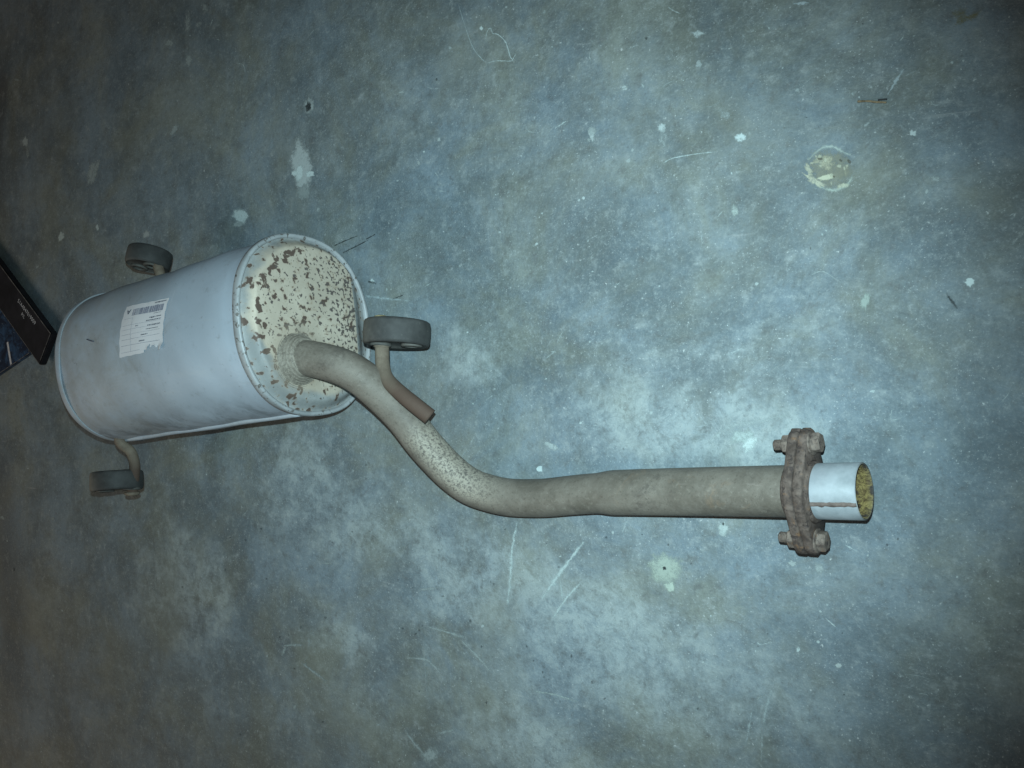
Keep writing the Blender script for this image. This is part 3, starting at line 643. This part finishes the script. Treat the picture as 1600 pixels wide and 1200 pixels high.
# ------------------------------------------------------------------ hanger rods and rubber mounts
def rod(pts, r, parent=exhaust, label=None):
    P = relax(spline(pts, 9), 5)
    if isinstance(r, tuple): r = r[0] + (r[1] - r[0]) * smooth(.5, .9, np.linspace(0, 1, len(P)))
    V, F = sweep(P, r, 20)
    n = len(P); o = part('hanger_rod', V, F, M['rod'], parent, attrs={'along': np.repeat(np.linspace(0, 1, n), 20)})
    if label: o['label'] = label
    return o, P
def mount(c, axis, r=.040, hw=.0150, along=(1, 0, 0), holes=(-.019, .019), label=None, dirt=1.0):
    axis = np.asarray(axis, float); axis /= np.linalg.norm(axis)
    d = np.asarray(along, float); d -= axis * (d @ axis); d /= np.linalg.norm(d)
    prof = [(.004, -hw + .0025), (.031, -hw + .0025), (.0335, -hw + .0005), (r - .003, -hw), (r - .0008, -hw + .0015), (r, -hw + .004), (r + .0004, 0), (r, hw - .004), (r - .0008, hw - .0015), (r - .003, hw), (.0335, hw - .0005), (.031, hw - .0025), (.004, hw - .0025)]
    prof = [(q * r / .040, h) for q, h in prof]
    V, F = lathe(prof, c, axis, 56, up=tuple(d))
    dust = []
    for p in V: dust.append(dirt * float(smooth(-.1, .9, ((p - c) / r) @ np.array([-1.0, 0, .25]))))
    o = part('rubber_mount', V, F, M['rubber'], attrs={'dusty': dust}, auto=50)
    for h in holes:                                      # the two eyes of the mount stand proud of both faces
        q = c + d * h
        V, F = lathe([(.0075, -hw + .001), (.0130, -hw + .003), (.0132, -hw - .0006), (.0120, -hw - .0014), (.0085, -hw - .0014), (.0075, -hw - .0002)], q, axis, 24, closed=True)
        V2, F2 = lathe([(.0075, hw - .001), (.0130, hw - .003), (.0132, hw + .0006), (.0120, hw + .0014), (.0085, hw + .0014), (.0075, hw + .0002)], q, axis, 24, closed=True)
        part('eye', V, F, M['rubber'], o, attrs={'dusty': np.full(len(V), .3)})
        part('eye', V2, F2, M['rubber'], o, attrs={'dusty': np.full(len(V2), .3)})
    if label: o['label'] = label
    return o
# mount beside the bent pipe
rA, PA = rod([at(594.5, 497, .104), at(595.5, 520, .104), at(597, 550, .104), at(598, 572, .107), at(605, 593, .112), at(625, 613.5, .115), at(648.5, 633, .111), at(672, 651.5, .102)], (.0088, .0098), label='rusty rod bracket welded along the bent pipe')
V, F = lathe([(.0086, 0), (.0102, .001), (.0104, .004), (.0095, .0065), (.0086, .007)], at(596.7, 543, .104), (0, 1, 0), 24); part('collar', V, F, M['rod'], rA, attrs={'along': np.full(len(V), .1)})
V, F = lathe([(.0100, 0), (.0108, .002), (.0100, .006), (.0070, .0085), (.003, .0095)], at(594.6, 504, .104), (0, 1, 0), 24); part('end_button', V, F, M['tip'], rA)
cA = at(595.6, 521, .104) + np.array([.0185, 0, -.008])
mount(cA, (0, 1, -.09), .0405, .0152, (.92, 0, -.4), (-.020, .020), 'grey rubber mount on the bracket beside the end cap', .35)
# mount on the lower left side of the shell
hB = at(206, 752, .125)
rB, PB = rod([ell(.398, R(166), .93), ell(.398, R(168), 1, .006), at(203, 704, .130), at(209.5, 720, .127), at(210, 742, .125), at(206.5, 772, .125)], .0078)
cB = hB + np.array([-.024, .0, .010])
mount(cB, (-.14, 1, -.075), .0390, .0148, (-.92, .1, .38), (-.025, .020), 'dusty rubber mount below the far end of the shell', 1.5)
V, F = lathe([(.0078, 0), (.0112, .001), (.0112, .004), (.0085, .006)], at(206.6, 768, .125), (0.02, -1, 0), 20); part('end_button', V, F, M['rod'], rB, attrs={'along': np.full(len(V), .4)})
# mount on the upper side of the shell
rC, PC = rod([at(253, 446, .10), at(251, 432, .10), at(248, 420, .10), at(245, 408, .10), at(242, 396, .10)], .0078)
cC = at(233, 404, .10)
mount(cC, (-.01, 1, -.256), .0365, .0140, (1, -.2, 0), (-.020, .012), 'dark rubber mount above the far end of the shell', .5)

# ------------------------------------------------------------------ the paper label on the shell
def hit(x, y, k=1.0):                                        # (l, theta) where a line of sight meets the shell
    r = ray(x, y); o = CAM - CC
    g = lambda t: (abs((o + t * r) @ wv) / RW) ** NSE + (abs((o + t * r) @ zv) / RH) ** NSE - 1
    t = 0.5
    while g(t) > 0 and t < 3: t += .002
    a_, b_ = t - .002, t
    for _ in range(30):
        m_ = (a_ + b_) / 2
        if g(m_) > 0: a_ = m_
        else: b_ = m_
    p = o + b_ * r; cw, cz_ = (p @ wv) / RW, (p @ zv) / RH
    return p @ ax, math.atan2(math.copysign(abs(cz_) ** (NSE / 2), cz_), math.copysign(abs(cw) ** (NSE / 2), cw))
LC = [hit(199, 480), hit(266, 466), hit(254, 545), hit(188.5, 559)]      # corners: top left, top right, bottom right, bottom left
def lab(u, v, lift=.0007):
    l = (1 - u) * (1 - v) * LC[0][0] + u * (1 - v) * LC[1][0] + u * v * LC[2][0] + (1 - u) * v * LC[3][0]
    t = (1 - u) * (1 - v) * LC[0][1] + u * (1 - v) * LC[1][1] + u * v * LC[2][1] + (1 - u) * v * LC[3][1]
    return ell(l, t, 1, lift + 0.0004 + bulge(l, t))
nU, nV = 36, 40
V = [];
for i in range(nU + 1):
    for j in range(nV + 1):
        u, v = i / nU, j / nV
        curl = .0030 * float(smooth(.86, 1.0, v) * smooth(.62, .72, u)) * (1 + .5 * math.sin(u * 40))
        V.append(lab(u + (.006 * math.sin(v * 31) if i in (0, nU) else 0), v + (.004 * math.sin(u * 29) if j in (0, nV) else 0), .0006 + curl))
def torn(u, v):
    edge = 1.0 - .10 * math.sin(min(1, max(0, (u - .58) / .36)) * math.pi) ** .6 + .022 * math.sin(u * 61) + .012 * math.sin(u * 130)
    return u > .58 and v > edge
F = []
for i in range(nU):
    for j in range(nV):
        if torn((i + .5) / nU, (j + .5) / nV): continue
        a = i * (nV + 1) + j; F.append((a, a + 1, a + nV + 2, a + nV + 1))
label = part('paper_label', V, F, M['paper']); label['label'] = 'torn white paper label with barcode, printed upside down'
def prints(name, rects, mat, lift=.0010):
    V, F = [], []
    for (u0, v0, u1, v1) in rects:
        nn = max(1, int(abs(u1 - u0) * 12)); mm = max(1, int(abs(v1 - v0) * 14))
        for i in range(nn):
            for j in range(mm):
                k = len(V)
                for (a, b) in ((i, j), (i + 1, j), (i + 1, j + 1), (i, j + 1)):
                    V.append(lab(u0 + (u1 - u0) * a / nn, v0 + (v1 - v0) * b / mm, lift))
                F.append((k, k + 1, k + 2, k + 3))
    return part(name, np.array(V), F, mat, label, smooth_=False)
bars = []; u = .24
while u < .92:
    wd = random.choice((.006, .009, .013, .018)); bars.append((u, .115 + .012 * random.random(), min(u + wd, .93), .275)); u += wd + random.choice((.005, .008, .012))
prints('barcode', bars, M['barcode'])
lines = [(.05, v, .93, v + .006) for v in (.47, .56, .655, .745, .84)] + [(.05, .325, .28, .331), (.05, .93, .5, .936), (.275, .32, .281, .92)]
prints('printed_rule', lines, M['faint'])
words = []
def word(u0, u1, v, h):
    u = u0
    while u < u1:
        wd = random.uniform(.012, .03); words.append((u, v, min(u + wd, u1), v + h * random.uniform(.7, 1))); u += wd + random.uniform(.004, .012)
word(.70, .97, .040, .034); word(.66, .92, .375, .022); word(.70, .76, .385, .022); word(.60, .93, .435, .024); word(.38, .44, .505, .026); word(.64, .92, .535, .024); word(.52, .66, .70, .020); word(.48, .60, .80, .020); word(.62, .88, .61, .016); word(.74, .90, .30, .014)
prints('printed_text', words, M['ink'])
# the letter A, upside down
def bar2(p, q, w):
    p = np.array(p); q = np.array(q); d = q - p; d /= np.linalg.norm(d); nrm = np.array([-d[1], d[0]]) * w
    return [p + nrm, q + nrm, q - nrm, p - nrm]
V, F = [], []
for p, q, w in (((.085, .115), (.128, .215), .010), ((.172, .115), (.132, .215), .010), ((.10, .155), (.158, .155), .008)):
    k = len(V)
    for (a, b) in bar2(p, q, w): V.append(lab(a, b, .0010 + .00005 * k))
    F.append((k, k + 1, k + 2, k + 3))
part('letter', np.array(V), F, M['ink'], label, smooth_=False)
# pen stroke on the shell
P = np.array([ell(*hit(x, y), 1, .0004 + bulge(*hit(x, y))) for x, y in ((135, 530), (140, 532), (146, 533.5))]); V, F = sweep(spline(P, 4), .0009, 8); part('pen_mark', V, F, M['ink'], shell)

# ------------------------------------------------------------------ cartons at the left edge
def box_obj(name, origin, e1, e2, dims, z0, mats, bev=.0015):
    bm = bmesh.new(); bmesh.ops.create_cube(bm, size=1)
    for v in bm.verts: v.co = Vector((v.co.x * dims[0], v.co.y * dims[1], (v.co.z + .5) * dims[2]))
    bmesh.ops.bevel(bm, geom=list(bm.edges), offset=bev, segments=2, affect='EDGES')
    me = bpy.data.meshes.new(name); bm.to_mesh(me); bm.free()
    for q in mats: me.materials.append(q)
    o = bpy.data.objects.new(name, me); scene.collection.objects.link(o)
    mm = Matrix.Identity(4)
    for i in range(3):
        mm[i][0] = (e1[0], e1[1], 0)[i]; mm[i][1] = (e2[0], e2[1], 0)[i]
    mm[0][3], mm[1][3], mm[2][3] = origin[0], origin[1], z0
    o.matrix_world = mm
    return o
# flat blue printed packet underneath
e1 = np.array([-.95, -.31]); e1 /= np.linalg.norm(e1); e2 = np.array([.31, -.95]); e2 /= np.linalg.norm(e2)
cz = .008; cn = at(47, 552, cz)[:2]
pk = box_obj('printed_packet', cn + e1 * .16 - e2 * .07, e1, e2, (.32, .14, cz), 0.0006, [M['blue']], .001)
tag(pk, 'flat dark blue printed packet with white line lying under the black carton', 'packet')
def local_quad(o, name, rects, mat, z):
    V, F = [], []
    for (x0, y0, x1, y1) in rects:
        k = len(V); V += [(x0, y0, z), (x1, y0, z), (x1, y1, z), (x0, y1, z)]; F.append((k, k + 1, k + 2, k + 3))
    return mesh_obj(name, V, F, mat, o, smooth_=False)
local_quad(pk, 'worn_edge', [(-.158, .0680, .155, .0695), (-.1596, .03, -.158, .0685)], M['scuff'], cz + .0003)
local_quad(pk, 'white_line', [(-.085, .018, -.078, .067)], M['white'], cz + .0004)
# black carton with a part number
d1 = np.array([-.803, .596]); n1 = np.array([.596, .803]); zb = cz + .0010; hb = .014
dims = (.46, .076, hb)
o2 = d1 * (.908 + .23) + n1 * (-.552 - .038)
ct = box_obj('black_carton', o2, d1, -n1, dims, zb, [M['black']], .002)
tag(ct, 'narrow black carton with white part number at the left edge behind the muffler', 'carton')
local_quad(ct, 'worn_edge', [(-.2275, -.0368, .227, -.0350), (-.2275, .0356, .227, .0368), (-.2278, -.034, -.2262, .028)], M['scuff'], hb + .0002)
def text(o, name, s, size, x, y, z, mat):
    cu = bpy.data.curves.new(name, 'FONT'); cu.body = s; cu.size = size; cu.align_x = 'CENTER'; cu.space_character = 1.12
    t = bpy.data.objects.new(name, cu); scene.collection.objects.link(t)
    dg = bpy.context.evaluated_depsgraph_get(); me = bpy.data.meshes.new_from_object(t.evaluated_get(dg)); bpy.data.objects.remove(t)
    me.materials.clear(); me.materials.append(mat)
    q = bpy.data.objects.new(name, me); scene.collection.objects.link(q); q.parent = o
    q.location = (x, y, z); q.rotation_euler = (0, 0, math.pi); return q
p = at(42, 487, zb + hb)[:2] - o2
text(ct, 'part_number', 'S1A4047019009', .0115, p @ d1, -(p @ n1) - 0.004 + 0.008, hb + .0005, M['white'])
p = at(37, 491.5, zb + hb)[:2] - o2
text(ct, 'part_code', 'P/L', .0105, p @ d1, -(p @ n1) + 0.006, hb + .0005, M['white'])

# ------------------------------------------------------------------ a bit of straw on the floor
P = np.array([at(1340, 158.5, .0016), at(1355, 158, .0017), at(1372, 159.5, .0016), at(1385, 160, .0016)]); V, F = sweep(spline(P, 6), .0010, 8, wob=.25)
tw = mesh_obj('straw', V, F, M['twig']); tag(tw, 'short brown bit of straw lying near the top right of the floor', 'straw')
P = np.array([at(1372, 156, .0014), at(1386, 155, .0014)]); V, F = sweep(spline(P, 4), .0008, 8); mesh_obj('dark_end', V, F, M['hole'], tw)
